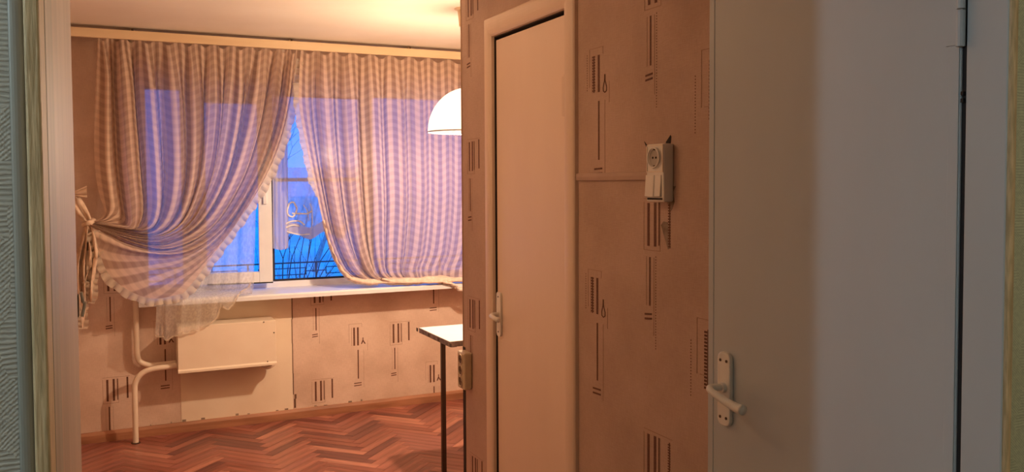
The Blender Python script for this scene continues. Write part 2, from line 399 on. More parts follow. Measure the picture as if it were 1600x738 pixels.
b = MB(); b.box((3.2,-3.2,-0.1),(3.3,YD0,ZC)); struct(b.build('wall_room_right', P_ROOM), 'right wall of the near room behind the viewer', 'wall')
b = MB(); b.box((-3.2,-3.2,-0.1),(3.2,-3.1,ZC)); struct(b.build('wall_room_back', P_ROOM), 'rear wall of the near room behind the viewer', 'wall')

# baseboard under the window
b = MB(); b.prism([(YW,0.0),(YW-0.022,0.0),(YW-0.022,0.045),(YW-0.014,0.062),(YW,0.062)], 0, XL, XK)
struct(b.build('baseboard_back', SKIRT), 'brown wooden baseboard under the radiator wall', 'baseboard')

# doorway frame and trims
def half_round(cx_, w, y, d, n=8):
    return [(cx_ - w/2*math.cos(PI*i/n), y - d*math.sin(PI*i/n)) for i in range(n+1)]
b = MB(); b.box((-0.068,YD0-0.006,0),(DL,YD1-0.002,2.30))
struct(b.build('trim_1', OLIVE, bevel=0.002), 'olive wood-grained door frame post left of the doorway', 'door frame')
b = MB(); b.prism(half_round(-0.0745, 0.0128, YD0, 0.0035), 2, 0, 2.34)
struct(b.build('trim_2', TRIMG, smooth=False), 'rounded grey-green strip between left wallpaper and door frame', 'trim')
b = MB(); b.box((DR,YD0-0.003,0),(DR+0.02,YD1-0.004,2.30))
struct(b.build('trim_3', DOORP, bevel=0.002), 'flat grey door frame post right of the hinged door', 'door frame')
b = MB(); b.prism(half_round(DR+0.012, 0.019, YD0-0.003, 0.006), 2, 0, 2.34)
struct(b.build('trim_4', OLIVE), 'narrow olive strip between grey frame and right wallpaper', 'trim')
b = MB(); b.box((DL,YD0-0.004,2.26),(DR,YD1-0.002,2.32)); struct(b.build('trim_5', OLIVE), 'door frame head over the wide doorway', 'door frame')

# right leaf of the double door, folded back along the hall wall
door_1 = struct(MB().box((DR,YD1+0.006,0.012),(DR+0.038,1.681,2.25)).build('door_1', DOORP, bevel=0.003), 'tall plain painted door leaf with lever handle, half warm half grey', 'door')
b = MB(); b.box((DR-0.0025,YD1+0.008,0.012),(DR+0.002,YD1+0.028,2.25)); b.build('edge_strip', DOORP, door_1, bevel=0.001)
b = MB(); b.box((DR-0.0015,1.663,0.012),(DR+0.002,1.683,2.25)); b.build('edge_strip', DOORP, door_1, bevel=0.0015)
def hinge(parent, x, y, z0, z1, r, m):
    h = (z1-z0)/2
    b = MB().tube([(x,y,z0),(x,y,z0+h-0.0015)], r, 12); o = b.build('hinge', m, parent, smooth=False)
    MB().tube([(x,y,z0+h+0.0015),(x,y,z1)], r*0.96, 12).build('hinge_barrel', m, o)
    MB().box((x+0.001,y-0.002,z0+0.004),(x+r+0.006,y+0.03,z1-0.004)).build('hinge_leaf', m, o)
    return o
z0 = onX(1497,74,DR).z; z1 = onX(1497,-40,DR).z
hinge(door_1, DR-0.006, YD1+0.003, z0, z1, 0.0075, DOORP)
hinge(door_1, DR-0.006, YD1+0.003, 0.25, 0.25+z1-z0, 0.0075, DOORP)
for py in (146, 157):
    p = onX(1506,py,DR); MB().box((DR-0.003,YD1-0.001,p.z-0.0035),(DR+0.004,YD1+0.004,p.z+0.0035)).build('gap_pin', GASKET, door_1)
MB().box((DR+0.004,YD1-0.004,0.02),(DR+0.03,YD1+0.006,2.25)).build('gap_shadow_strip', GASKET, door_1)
# its handle
def rounded_plate(yc, zc, w, h, x0, x1, n=6):
    r = w*0.35; P = []
    for sx_, sz_, a0 in ((1,1,0),(-1,1,PI/2),(-1,-1,PI),(1,-1,1.5*PI)):
        for i in range(n+1):
            a = a0 + PI/2*i/n; P.append((yc+sx_*(w/2-r)+r*math.cos(a), zc+sz_*(h/2-r)+r*math.sin(a)))
    return MB().prism(P, 0, x0, x1)
pc = (1.613, 1.058)
pl = rounded_plate(pc[0], pc[1], 0.046, 0.176, DR-0.011, DR).build('handle_plate', PLASTIC, door_1, bevel=0.003)
pl['label'] = 'cream plastic handle plate with four screws'
for sy in (-0.011, 0.011):
    for sz in (-0.068, 0.068):
        MB().tube([(DR-0.0125,pc[0]+sy,pc[1]+sz),(DR-0.010,pc[0]+sy,pc[1]+sz)], 0.0036, 10).build('screw', STEEL, pl)
b = MB(); b.tube([(DR-0.010,pc[0],pc[1]+0.004),(DR-0.020,pc[0],pc[1]+0.004)], 0.013, 16); b.build('handle_rose', PLASTIC, pl, smooth=False)
path = spline([(DR-0.012,pc[0],pc[1]+0.004),(DR-0.045,pc[0]+0.004,pc[1]+0.006),(DR-0.056,pc[0]-0.012,pc[1]+0.003),(DR-0.052,pc[0]-0.05,pc[1]-0.010),(DR-0.048,pc[0]-0.09,pc[1]-0.019),(DR-0.046,pc[0]-0.112,pc[1]-0.020)], 26)
b = MB().tube([tuple(p) for p in path], [0.0085]*9+[0.008+0.004*(i/17) for i in range(17)], 14); b.build('lever', PLASTIC, pl, smooth=True)

# left leaf, open at a right angle, seen almost edge-on
door_2 = struct(MB().box((DL-0.04,YD1+0.006,0.012),(DL,1.66,2.25)).build('door_2', mat('left_leaf_paint', (0.50,0.415,0.30), 0.5, (0.40,0.33,0.23), 24, 6, stretch=(1,1,0.06), bump=0.3, bscale=40), bevel=0.003), 'worn beige door leaf standing edge-on at the left', 'door')
b = MB(); ast = [(DL-0.042,1.12),(DL-0.001,1.12),(DL+0.0012,1.16),(DL+0.003,1.26),(DL+0.003,1.66),(DL+0.0,1.68),(DL-0.042,1.68)]
b.prism(ast, 2, 0.012, 2.25); b.build('closing_strip', mat('closing_strip_paint', (0.66,0.48,0.35), 0.5, (0.54,0.39,0.28), 30, 6, stretch=(1,1,0.06), bump=0.4, bscale=40), door_2)
p0 = onX(119,490,DL+0.008); p1 = onX(119,522,DL+0.008)
MB().box((DL+0.001,1.655,p1.z-0.01),(DL+0.0045,1.678,p0.z)).build('bolt_slot', DARK, door_2)
b = MB().tube([tuple(p) for p in spline([(DL+0.008,1.672,p0.z+0.004),(DL+0.012,1.676,p0.z-0.015),(DL+0.014,1.676,p1.z+0.012),(DL+0.009,1.672,p1.z-0.012)], 16)], 0.0028, 8); b.build('bolt_handle', CASING, door_2, smooth=True)

# closet door with its casing
door_3 = struct(MB().box((XR+0.004,CY0+0.010,0.012),(XR+0.04,CY1-0.009,CZ-0.015)).build('door_3', CLOSETP, bevel=0.003), 'narrow beige closet door with small handle and one hinge', 'door')
def casing_profile(w, d=0.022, n=10):
    return [(0,0)] + [(w*(0.5-0.5*math.cos(PI*i/n)), d*(math.sin(PI*i/n)**0.5)) for i in range(1,n)] + [(w,0)]
def casing_v(name, y0, y1, z1, label, miter):
    b = MB(); k = 0; pr = casing_profile(abs(y1-y0))
    n = len(pr); s = 1 if y1 > y0 else -1
    for t in (0, 1):
        for w, d in pr: b.v.append((XR-d, y0+s*w, 0.0 if t == 0 else z1 + w*miter))
    for j in range(n): b.f.append((j,(j+1)%n,n+(j+1)%n,n+j))
    b.f.append(tuple(range(n))[::-1]); b.f.append(tuple(range(n,2*n))); b.mi = [0]*len(b.f)
    return struct(b.build(name, CASING, smooth=False), label, 'door casing')
CWD = 0.076
casing_v('trim_6', CY1, CY1+CWD, CZ, 'rounded casing post on the handle side of closet door', 1.1)
casing_v('trim_7', CY0, CY0-CWD, CZ, 'rounded casing post on the hinge side of closet door', 1.1)
b = MB(); pr = casing_profile(0.084); n = len(pr)
for t in (0, 1):
    for w, d in pr: b.v.append((XR-d, CY1 + w*0.9 if t == 0 else CY0 - w*0.9, CZ+w))
for j in range(n): b.f.append((j,(j+1)%n,n+(j+1)%n,n+j))
b.f.append(tuple(range(n))[::-1]); b.f.append(tuple(range(n,2*n))); b.mi = [0]*len(b.f)
struct(b.build('trim_8', CASING), 'rounded casing head above the closet door', 'door casing')
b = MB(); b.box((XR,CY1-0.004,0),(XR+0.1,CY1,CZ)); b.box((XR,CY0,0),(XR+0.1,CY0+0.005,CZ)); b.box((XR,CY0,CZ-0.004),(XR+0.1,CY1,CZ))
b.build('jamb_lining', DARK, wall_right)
z0, z1 = onX(880,183,XR).z, onX(880,118,XR).z
hinge(door_3, XR-0.004, CY0+0.008, z0, z1, 0.007, CASING)
hc = (3.318, 0.99)
pl = rounded_plate(hc[0], hc[1], 0.042, 0.19, XR-0.006, XR+0.004).build('handle_plate', PLASTIC, door_3, bevel=0.002)
for sz in (-0.075, 0.075): MB().tube([(XR-0.0075,hc[0],hc[1]+sz),(XR-0.005,hc[0],hc[1]+sz)], 0.0035, 8).build('screw', STEEL, pl)
b = MB().tube([(XR-0.006,hc[0],hc[1]),(XR-0.035,hc[0],hc[1]-0.001),(XR-0.044,hc[0]-0.012,hc[1]-0.003),(XR-0.045,hc[0]-0.05,hc[1]-0.008),(XR-0.043,hc[0]-0.085,hc[1]-0.012)], [0.010,0.010,0.010,0.009,0.010], 12); b.build('lever', PLASTIC, pl, smooth=True)

# dark torn strip down the wall corner, below the outlet
MB().box((XR-0.002,YE-0.028,0.0),(XR+0.004,YE+0.002,0.78)).build('torn_corner_strip', DARK, wall_right)
MB().box((XR-0.0015,YE-0.010,0.78),(XR+0.004,YE+0.002,ZC)).build('corner_edge', mat('corner_edge_paper', (0.40,0.25,0.15), 0.8), wall_right)
MB().box((0.385,YW-0.003,0.062),(1.075,YW+0.002,0.838)).build('wall_panel', PANEL, wall_back)
b = MB()
zz = [0.07,0.13,0.16,0.3,0.5,0.66,0.83]; xo = [0.010,0.014,0.004,0.002,0.0,0.003,0.001]
for i in range(6): b.box((1.073+xo[i],YW-0.0042,zz[i]),(1.078+xo[i]+(0.006 if i < 2 else 0),YW+0.001,zz[i+1]))
b.build('panel_crack', mat('crack_shadow', (0.16,0.085,0.05), 0.9), wall_back)
b = MB()
for i in range(12):
    x = 0.15 + i*0.13 + rng.uniform(-0.06,0.06); w = rng.uniform(0.004,0.03); b.box((x,YW-0.0038,0.063),(x+w,YW,0.063+rng.uniform(0.003,0.014)))
b.build('chipped_edge', PLASTER, wall_back)['kind'] = 'stuff'

# printed motifs of the wallpaper, slightly raised
def motif(kind, dotted=False, zmax=9.0):
    b = MB(); T = 0.0009
    def bar(x, z0, z1, w, c=0, t=T):
        if z0 >= zmax: return
        b.cur = c; b.box((x, -t, z0), (x+w, 0.0006, min(z1, zmax)))
    def dash(x0, x1, z, h, sl=0.004):
        b.cur = 0; b.prism([(x0,z),(x1,z+sl),(x1,z+sl+h),(x0,z+h)], 1, -T, 0.0006)
    if kind == 'A':
        for x in (0.0, 0.086): bar(x, -0.160, -0.012, 0.0018, 1)
        bar(0.0, -0.160, -0.158, 0.088, 1); bar(0.0, -0.002, 0.0, 0.15, 1)
        bar(0.020, -0.146, -0.014, 0.012); bar(0.055, -0.146, -0.012, 0.012); bar(0.079, -0.142, -0.012, 0.005)
        if dotted:
            for i in range(16): bar(0.128, -0.144+i*0.0082, -0.140+i*0.0082, 0.012)
            bar(0.134, -0.144, -0.012, 0.004)
        else: bar(0.132, -0.136, -0.006, 0.010, 0)
        bar(0.030, -0.330, -0.180, 0.007); bar(0.054, -0.42, -0.180, 0.0016, 1); bar(0.014, -0.330, -0.180, 0.0014, 1)
        dash(0.006, 0.044, -0.362, 0.006); dash(0.006, 0.044, -0.376, 0.006)
        if dotted:
            for i in range(34): bar(0.064, -0.46+i*0.0085, -0.4565+i*0.0085, 0.0025)
    elif kind == 'B':
        bar(0.004, -0.002, 0.0, 0.09, 1); bar(0.004, -0.13, 0.0, 0.0016, 1); bar(0.092, -0.025, 0.0, 0.0014, 1)
        bar(0.034, -0.150, -0.026, 0.012) if not dotted else None
        if dotted:
            bar(0.031, -0.150, -0.026, 0.006)
            for i in range(13): bar(0.024, -0.146+i*0.0095, -0.141+i*0.0095, 0.018)
            for i in range(15): bar(-0.012, -0.14+i*0.0085, -0.1365+i*0.0085, 0.0022)
        bar(0.060, -0.150, -0.026, 0.012); bar(0.022, -0.150, -0.026, 0.0025, 1)
        b.cur = 0
        if dotted:
            loop = [(0.104,-0.095),(0.1035,-0.115),(0.095,-0.138),(0.096,-0.150),(0.106,-0.155),(0.116,-0.150),(0.117,-0.138),(0.107,-0.115),(0.1065,-0.095)]
            b.tube([(x,-0.0004,z) for x, z in loop], 0.0018, 6)
        elif zmax > 0:
            b.prism([(0.098,-0.098),(0.104,-0.098),(0.104,-0.116),(0.120,-0.142),(0.111,-0.142),(0.102,-0.126),(0.094,-0.142),(0.086,-0.142),(0.098,-0.114)], 1, -T, 0.0006)
        bar(0.062, -0.378, -0.180, 0.008); bar(0.104, -0.44, -0.180, 0.0014, 1); bar(0.132, -0.19, -0.12, 0.0014, 1)
        dash(0.036, 0.088, -0.412, 0.006, 0.002); dash(0.036, 0.088, -0.428, 0.006, 0.002)
    else:   # dotted bar beside a fine frame
        bar(0.0, -0.16, 0.0, 0.0018, 1); bar(0.0, -0.002, 0.0, 0.10, 1); bar(0.014, -0.16, -0.158, 0.02, 1)
        for i in range(17): bar(0.034, -0.196+i*0.0098, -0.190+i*0.0098, 0.012)
        bar(0.048, -0.196, -0.028, 0.016)
        for i in range(19): bar(-0.028, -0.23+i*0.0088, -0.2265+i*0.0088, 0.0024)
    o = b.build('motif_source', [BROWNP, LINEP]); me = o.data; bpy.data.objects.remove(o); return me
MA, MBm, MAd, MBd, MC = motif('A'), motif('B'), motif('A', True), motif('B', True), motif('C')
def put_motif(me, p, wall, rz=0.0, sc=1.0):
    o = bpy.data.objects.new('wallpaper_motif', me); COL.objects.link(o); o.parent = wall
    o.location = p; o.rotation_euler = (0,0,rz); o.scale = (sc,1,sc)
for me, px, py in ((MA,160,591),(MA,161,418),(MBm,239,502),(MA,487,594),(MA,609,504),(MBm,544,507),(MBm,664,566),):
    p = onY(px,py,YW); p.y = YW; put_motif(me, p, wall_back)
for kd, px, py in (('A',485,440),('B',663,392)):   # these two run up behind the sill
    p = onY(px,py,YW); p.y = YW; put_motif(motif(kd, False, 0.815-p.z), p, wall_back)
for me, px, py in ((MBd,920,78),(MBd,918,420),(MAd,1007,-65),(MAd,1006,310),(MAd,1006,668),(MC,1096,78),(MC,1089,496),
                   (MA,730,218),(MA,731,462),(MA,735,706),(MA,728,-22)):
    p = onX(px,py,XR); p.x = XR; put_motif(me, p, wall_right, -PI/2)
# torn wallpaper about the switch block
def torn(name, pts, m, d):
    b = MB(); P = [onX(px,py,XR) for px,py in pts]; b.prism([(p.y,p.z) for p in P], 0, XR-d, XR+0.001); return b.build(name, m, wall_right)
torn('torn_patch', [(1041,222),(1048,211),(1049,214),(1046.5,240),(1046,262),(1041,266),(1040,235)], DARK, 0.0012)  # dark torn hole, widened to paint in the block's shadow
torn('torn_patch', [(1007,221),(1012,228),(1016,231),(1010,230)], DARK, 0.0012)
torn('torn_patch', [(1044,292),(1056,291),(1052,300),(1054,316),(1049,330),(1043,318)], PLASTER, 0.0008)
torn('torn_patch', [(1033,352),(1037,346),(1044,348),(1046,372),(1048,388),(1044,390),(1038,370)], PLASTER, 0.0008)

# ------------------------------------------------------------------ window
WY = 5.85
window_1 = empty('window_1', (OX0, WY, OZ0), 'white framed window with blue dusk outside, behind curtains', 'window', kind='structure')
def wpart(name, boxes, m, bevel=0.003, parent=window_1):
    b = MB()
    for q in boxes: b.box(*q)
    return b.build(name, m, parent, bevel=bevel)
wpart('window_frame', [((OX0,WY-0.02,OZ0),(OX1,WY+0.05,OZ0+0.045)),((OX0,WY-0.02,OZ1-0.045),(OX1,WY+0.05,OZ1)),((OX0,WY-0.02,OZ0+0.045),(OX0+0.045,WY+0.05,OZ1-0.045)),((OX1-0.045,WY-0.02,OZ0+0.045),(OX1,WY+0.05,OZ1-0.045))], WHITE)
wpart('mullion', [((0.425,WY-0.03,OZ0+0.045),(0.505,WY+0.05,OZ1-0.045))], WHITE)
wpart('mullion', [((1.585,WY-0.03,OZ0+0.045),(1.672,WY+0.05,OZ1-0.045))], WHITE)
wpart('mullion', [((0.955,WY-0.0,OZ0+0.045),(0.985,WY+0.05,OZ1-0.045))], WHITE)
wpart('gasket', [((0.986,WY-0.004,OZ0+0.047),(0.998,WY+0.03,OZ1-0.05)),((0.998,WY-0.004,OZ0+0.046),(1.583,WY+0.03,OZ0+0.056)),((0.998,WY-0.004,OZ1-0.06),(1.583,WY+0.03,OZ1-0.046))], GASKET, 0)
wpart('pane', [((OX0+0.045,WY+0.012,OZ0+0.045),(0.425,WY+0.016,OZ1-0.045))], GLASS, 0)
wpart('pane', [((0.985,WY+0.012,OZ0+0.045),(1.585,WY+0.016,OZ1-0.045))], GLASS, 0)
wpart('pane', [((1.672,WY+0.012,OZ0+0.045),(OX1-0.045,WY+0.016,OZ1-0.045))], GLASS, 0)
# the sash between the first posts stands ajar
sash = bpy.data.objects.new('sash', None)
b = MB(); SW = 0.465; SZ0, SZ1 = OZ0+0.05, OZ1-0.05
b.box((0,-0.045,SZ0),(0.06,0.0,SZ1)); b.box((SW-0.085,-0.045,SZ0),(SW,0.0,SZ1)); b.box((0.06,-0.045,SZ0),(SW-0.085,0.0,SZ0+0.075)); b.box((0.06,-0.045,SZ1-0.075),(SW-0.085,0.0,SZ1))
sash = b.build('sash', WHITE, bevel=0.004); sash.parent = window_1; sash.location = Vector((0.508,WY-0.02,0)) - window_1.location; sash.rotation_euler = (0,0,math.radians(-7))
g_ = MB().box((0.06,-0.024,SZ0+0.075),(SW-0.085,-0.020,SZ1-0.075)).build('pane', GLASS, sash); g_.location = (0,0,0)
g_ = MB().box((0.06,-0.047,SZ0-0.002),(SW+0.001,-0.002,SZ0+0.006)).build('sash_gasket', GASKET, sash); g_.location = (0,0,0)
g_ = MB().box((SW-0.055,-0.06,1.42),(SW-0.03,-0.045,1.54)).build('sash_handle', WHITE, sash, bevel=0.003); g_.location = (0,0,0)
# sill
sl = MB().prism([(5.5,0.825),(5.5,0.848),(5.508,0.857),(WY-0.02,0.862),(WY-0.02,0.825)], 0, 0.15, XK).build('window_sill', WHITE)
tag(sl, 'long white window sill over the radiator', 'sill', kind='structure')

# lace half-curtain on the window
lc = empty('lace_curtain', (0.99, WY-0.05, 1.1), 'small white lace half-curtain with scalloped edge on middle pane', 'curtain')
P, U = [], []
zt = onY(470,262,WY-0.04).z
for i in range(61):
    t = i/60; x = 1.075 + 0.52*t
    px_bot = 366 + 5*abs(math.sin(t*PI*2.2)) - 4*math.sin(t*PI*5) - (26*max(0, t-0.72)/0.28)
    zb = onY(470,px_bot,WY-0.04).z
    P.append([(x, WY-0.045+0.006*math.sin(t*38)+0.003*math.sin(t*71+j*0.4), zt+(zb-zt)*j/24) for j in range(25)]); U.append([(x, (zb-zt)*j/24) for j in range(25)])
grid('lace_panel', P, LACE, lc, U)
grid('lace_border', [[Vector(row[j])+Vector((0,-0.003,0)) for j in range(20,25)] for row in P[:46]], RUFF, lc, [[u_[j] for j in range(20,25)] for u_ in U[:46]])
P, U = [], []
zt2 = onY(435,60,WY-0.045).z; zb2 = onY(435,388,WY-0.06).z
for i in range(21):
    t = i/20; x = 0.978 + 0.10*t + 0.0
    zb = zb2 - 0.012*math.sin(t*PI)
    P.append([(x+0.010*(1-j/24), WY-0.062+0.010*math.sin(t*22), zt2+(zb-zt2)*j/24) for j in range(25)]); U.append([(x*3, (zb-zt2)*j/24) for j in range(25)])
grid('lace_side_strip', P, RUFF, lc, U)
za = onY(470,281,WY-0.05).z
MB().box((0.99,WY-0.052,za-0.012),(1.585,WY-0.050,za+0.012)).build('lace_header', RUFF, lc)
b = MB()
def emb(pts, r=0.006):
    b.tube([tuple(onY(px,py,WY-0.056)) for px,py in spline(pts, 20)], r, 6)
emb([(452,318),(449,328),(450,336),(457,339),(462,333),(464,326)]); emb([(452,318),(458,316),(462,322),(464,326)]); emb([(456,334),(468,334),(480,334),(487,330)])
emb([(446,350),(456,346),(468,346),(476,352)]); emb([(446,356),(458,352),(468,354)]); emb([(484,318),(487,326),(488,345),(486,360)], 0.003); emb([(474,320),(480,330),(483,345)], 0.003); emb([(448,362),(458,365),(470,367),(484,366)], 0.005)
b.build('lace_embroidery', mat('embroidery_thread', (0.9,0.88,0.88), 0.8), lc, smooth=True)

# ------------------------------------------------------------------ curtain cornice
p0, p1 = 2.398, 2.450
cr = empty('curtain_cornice', (XL, 5.51, p0), 'long pale wooden curtain cornice board under the ceiling', 'curtain rail')
MB().box((XL+0.005,5.505,p0),(XK-0.005,5.527,p1)).build('cornice_board', CORN, cr, bevel=0.002)
MB().box((XL+0.01,5.53,p0+0.012),(XK-0.01,5.60,p0+0.028)).build('curtain_rail', CORN, cr)
for px in (207, 455, 640):
    q = onY(px,50,5.53); MB().box((q.x-0.012,5.527,p1-0.012),(q.x+0.012,YW,p1+0.010)).build('bracket', CORN, cr)
    MB().tube([(q.x,5.52,p1-0.002),(q.x,5.52,p1+0.012)], 0.007, 8).build('bracket_screw', STEEL, cr)

# ------------------------------------------------------------------ curtains
CYP = 5.565
def top_y(x): return 55 + 0.068*(x-105) - 3
def strands(S, NV, NU):
    """S: list of (u, pixel polyline) -> NU x NV table of pixels"""
    tab = np.array([spline(p, NV) for _, p in S]); us = np.array([u for u, _ in S])
    out = np.zeros((NU, NV, 2)); q = np.linspace(0, 1, NU)
    # Catmull-Rom style slopes across the strands
    for v in range(NV):
        for k in range(2):
            y = tab[:, v, k]; m_ = np.gradient(y, us)
            i = np.clip(np.searchsorted(us, q) - 1, 0, len(us)-2); h = us[i+1]-us[i]; t = (q-us[i])/h
            out[:, v, k] = (2*t**3-3*t**2+1)*y[i] + (t**3-2*t**2+t)*h*m_[i] + (-2*t**3+3*t**2)*y[i+1] + (t**3-t**2)*h*m_[i+1]
    return q, out
def T(x): return (x, top_y(x))
S = [(0.00, [T(152),(153,110),(151,180),(151,250),(157,300),(165,328),(158,342),(141,346)]),
     (0.12, [T(183),(188,120),(193,200),(198,270),(204,325),(203,352),(180,352),(141,348)]),
     (0.26, [T(228),(232,120),(238,200),(243,270),(243,330),(228,358),(190,357),(141,349)]),
     (0.40, [T(285),(290,130),(294,210),(292,285),(276,340),(245,366),(195,363),(141,350)]),
     (0.54, [T(335),(336,130),(333,210),(322,280),(294,345),(250,371),(200,368),(142,351)]),
     (0.68, [T(385),(381,140),(370,215),(350,285),(310,350),(258,379),(205,375),(142,352)]),
     (0.80, [T(425),(417,150),(402,220),(376,290),(330,358),(268,390),(208,382),(142,353)]),
     (0.85, [T(436),(428,150),(413,220),(386,290),(340,358),(280,394),(212,390),(166,371),(147,362)]),
     (0.88, [T(443),(435,150),(419,220),(391,290),(345,360),(288,398),(222,404),(180,402),(155,395)]),
     (0.91, [T(449),(441,152),(425,221),(396,291),(348,364),(294,404),(238,419),(200,426),(171,429)]),
     (0.94, [T(455),(446,154),(430,222),(400,292),(352,367),(300,412),(260,432),(230,445),(201,454)]),
     (0.97, [T(460),(451,155),(434,224),(404,292),(355,368),(308,418),(278,440),(260,454),(240,467)]),
     (1.00, [T(465),(455,155),(438,225),(408,292),(358,364),(325,410),(306,436),(296,448),(286,459)])]
NU, NV = 220, 90
q, tab = strands(S, NV, NU)
lcur = empty('tied_curtain', (0.6, CYP, p0), 'checked curtain gathered and tied back to the left wall', 'curtain')
P, U = [], []; frng = random.Random(5)
ph = [frng.uniform(0, 6) for _ in range(6)]
for i in range(NU):
    u = q[i]; row, ur = [], []; ln = 0; last = None
    for j in range(NV):
        t = j/(NV-1)
        hang = min(1.0, t*6+0.2)*(1-max(0, (t-0.72)/0.28)*0.75)
        a_ = 2*PI*u*9.5+ph[0]+1.1*math.sin(3*u+ph[1])+0.5*math.sin(11*u+2)
        sn = math.sin(a_); fold = 0.046*math.copysign(abs(sn)**0.8, sn)*(0.6+0.4*math.sin(7*u+1)) + 0.016*math.sin(2*PI*u*23+ph[2]+t*1.5)
        fold *= hang*(0.45 if u > 0.86 and t > 0.6 else 1.0)
        Y = CYP - 0.012 + fold - 0.05*t*math.exp(-((u-0.7)/0.3)**2) - 0.16*max(0, t-0.65)
        dx = 4.5*math.cos(a_+0.6)*hang*(1-max(0, u-0.86)/0.14)
        sag = 8*max(0, 1-t*13)*(0.5-0.5*math.cos(2*PI*u*13))
        p = onY(tab[i,j,0]+dx*min(1,t*5), tab[i,j,1]+sag, Y); row.append(p)
        if last is not None: ln += (p-last).length
        last = p; ur.append((u*2.2, ln))
    P.append(row); U.append(ur)
grid('curtain_panel', P, CHECK, lcur, U)
def ruffle(edge, out_dir, width, waves, parent, flip=1, amp=0.014, taper=False):
    """gathered strip sewn along an edge of a curtain"""
    n = len(edge); R, UU = [], []; M_ = 6
    L = np.r_[0, np.cumsum([(edge[i+1]-edge[i]).length for i in range(n-1)])]; tot = L[-1]
    N = int(tot/0.006)
    for k in range(N+1):
        s = tot*k/N; i = min(np.searchsorted(L, s, 'right')-1, n-2); f_ = (s-L[i])/max(1e-6, L[i+1]-L[i])
        p = edge[i].lerp(edge[i+1], f_); a = edge[max(i-2,0)]; c = edge[min(i+3,n-1)]; tg = (c-a).normalized()
        nr = Vector((tg.z, 0, -tg.x))*flip
        wv = math.sin(2*PI*s*waves); w2 = math.sin(2*PI*s*waves*0.37+1)
        tp_ = min(1.0, 0.15+(N-k)/(0.14*N+1)) if taper else 1.0
        R.append([p + nr*(tp_*width*(m/M_)*(1+0.12*w2)) + Vector((0, amp*wv*(m/M_), 0)) + tg*(0.008*math.cos(2*PI*s*waves)*(m/M_)) for m in range(M_+1)])
        UU.append([(s, m*0.01) for m in range(M_+1)])
    return grid('ruffle', R, RUFF, parent, UU)
edge = [Vector(P[NU-1][j]) for j in range(3, NV-1)] + [Vector(P[i][NV-1]) for i in range(NU-1, int(NU*0.845), -1)]
ruffle(edge, None, 0.042, 22, lcur, flip=-1)
# knot, tail and the strip to the hook
kn = onY(140,350,CYP-0.05)
b = MB(); ring = [(kn.x+0.022*math.cos(a)-0.004, kn.y+0.040*math.sin(a), kn.z+0.004+0.012*math.cos(a)) for a in np.linspace(0, 2*PI, 25)]
b.tube(ring, [0.016+0.004*math.sin(3*a) for a in np.linspace(0, 2*PI, 25)], 10, cap=False); b.build('tie_knot', TIE, lcur, smooth=True)
h0 = onY(111,298,5.50)
P2 = []
for k in range(13):
    t = k/12; c = kn.lerp(h0, t) + Vector((0, 0, -0.01*math.sin(PI*t)))
    w = 0.020 + 0.016*math.sin(PI*t)
    P2.append([c + Vector((w*(m-3)/3*0.75, 0.012*math.sin(m*2.1+k*0.3), w*(m-3)/3*0.55)) for m in range(7)])
grid('tie_strip', P2, TIE, lcur)
fl_ = []
MB().tube([(XL,5.50,h0.z+0.004),(h0.x+0.004,5.50,h0.z+0.004)], 0.005, 8).build('tie_hook', STEEL, lcur)
c0 = onY(113,303,5.495)
for k in range(8):
    t = k/7; fl_.append([c0 + Vector((0.075*t, -0.015*t+0.012*math.sin(m*1.7), (0.010+0.026*t)*(m-3)/3 + 0.014*t + 0.008*math.sin(m*2.0)*t)) for m in range(7)])
grid('tie_bow', fl_, TIE, lcur)
TN = 60; R, UU = [], []
for i in range(TN):
    u = i/(TN-1); row, ur = [], []
    bot = 445 + 62*u*(1-u)*3.0*0.6 + 22*math.sin(u*17) + (20 if u < 0.5 else -10)
    for j in range(40):
        t = j/39
        half = (5 + 14*min(1, t*2.2))*(1 - 0.22*t)
        x = 137 - 4*t + (u-0.5)*2*half + 3.0*math.sin(t*9+u*3)*t + 4*math.sin(t*19+u*9)*t*(u-0.3)
        y = 352 + (bot-352)*t
        Y = CYP - 0.10 + 0.032*math.sin(u*24+t*2.5)*min(1, t*3) + 0.012*math.sin(u*9+t*11)
        row.append(onY(x,y,Y)); ur.append((u*0.9, t*0.45))
    R.append(row); UU.append(ur)
grid('curtain_tail', R, TIE, lcur, UU)
ruffle([Vector(R[TN-1][j]) for j in range(6,40)], None, 0.032, 13, lcur, flip=-1, amp=0.02)
ruffle([Vector(R[TN//2][j])+Vector((0,-0.035,0)) for j in range(12,36)], None, 0.030, 11, lcur, flip=-1, amp=0.02)
be = [Vector(R[i][39]) for i in range(TN)]
ruffle(be, None, 0.028, 26, lcur, flip=1, amp=0.012)

# right-hand curtain, its hem bunched up on the sill
S = [(0.00, [T(470),(467,130),(468,170),(478,225),(492,290),(508,360),(528,415),(556,441)]),
     (0.10, [T(500),(500,150),(506,230),(516,300),(530,370),(552,420),(578,442)]),
     (0.22, [T(540),(542,150),(546,230),(552,310),(562,380),(578,425),(598,440)]),
     (0.36, [T(590),(592,160),(595,240),(598,320),(598,390),(602,425),(616,439)]),
     (0.50, [T(640),(642,160),(644,240),(645,320),(640,390),(634,422),(640,437)]),
     (0.64, [T(690),(691,160),(692,240),(692,320),(686,390),(676,420),(676,435)]),
     (0.80, [T(755),(755,160),(755,240),(753,320),(746,390),(738,418),(736,433)]),
     (1.00, [T(850),(850,160),(850,240),(848,320),(842,390),(836,418),(834,428)])]
NU, NV = 170, 60
q, tab = strands(S, NV, NU)
rcur = empty('hanging_curtain', (1.8, CYP, p0), 'checked curtain hanging full over right half of window, hem on sill', 'curtain')
P, U = [], []
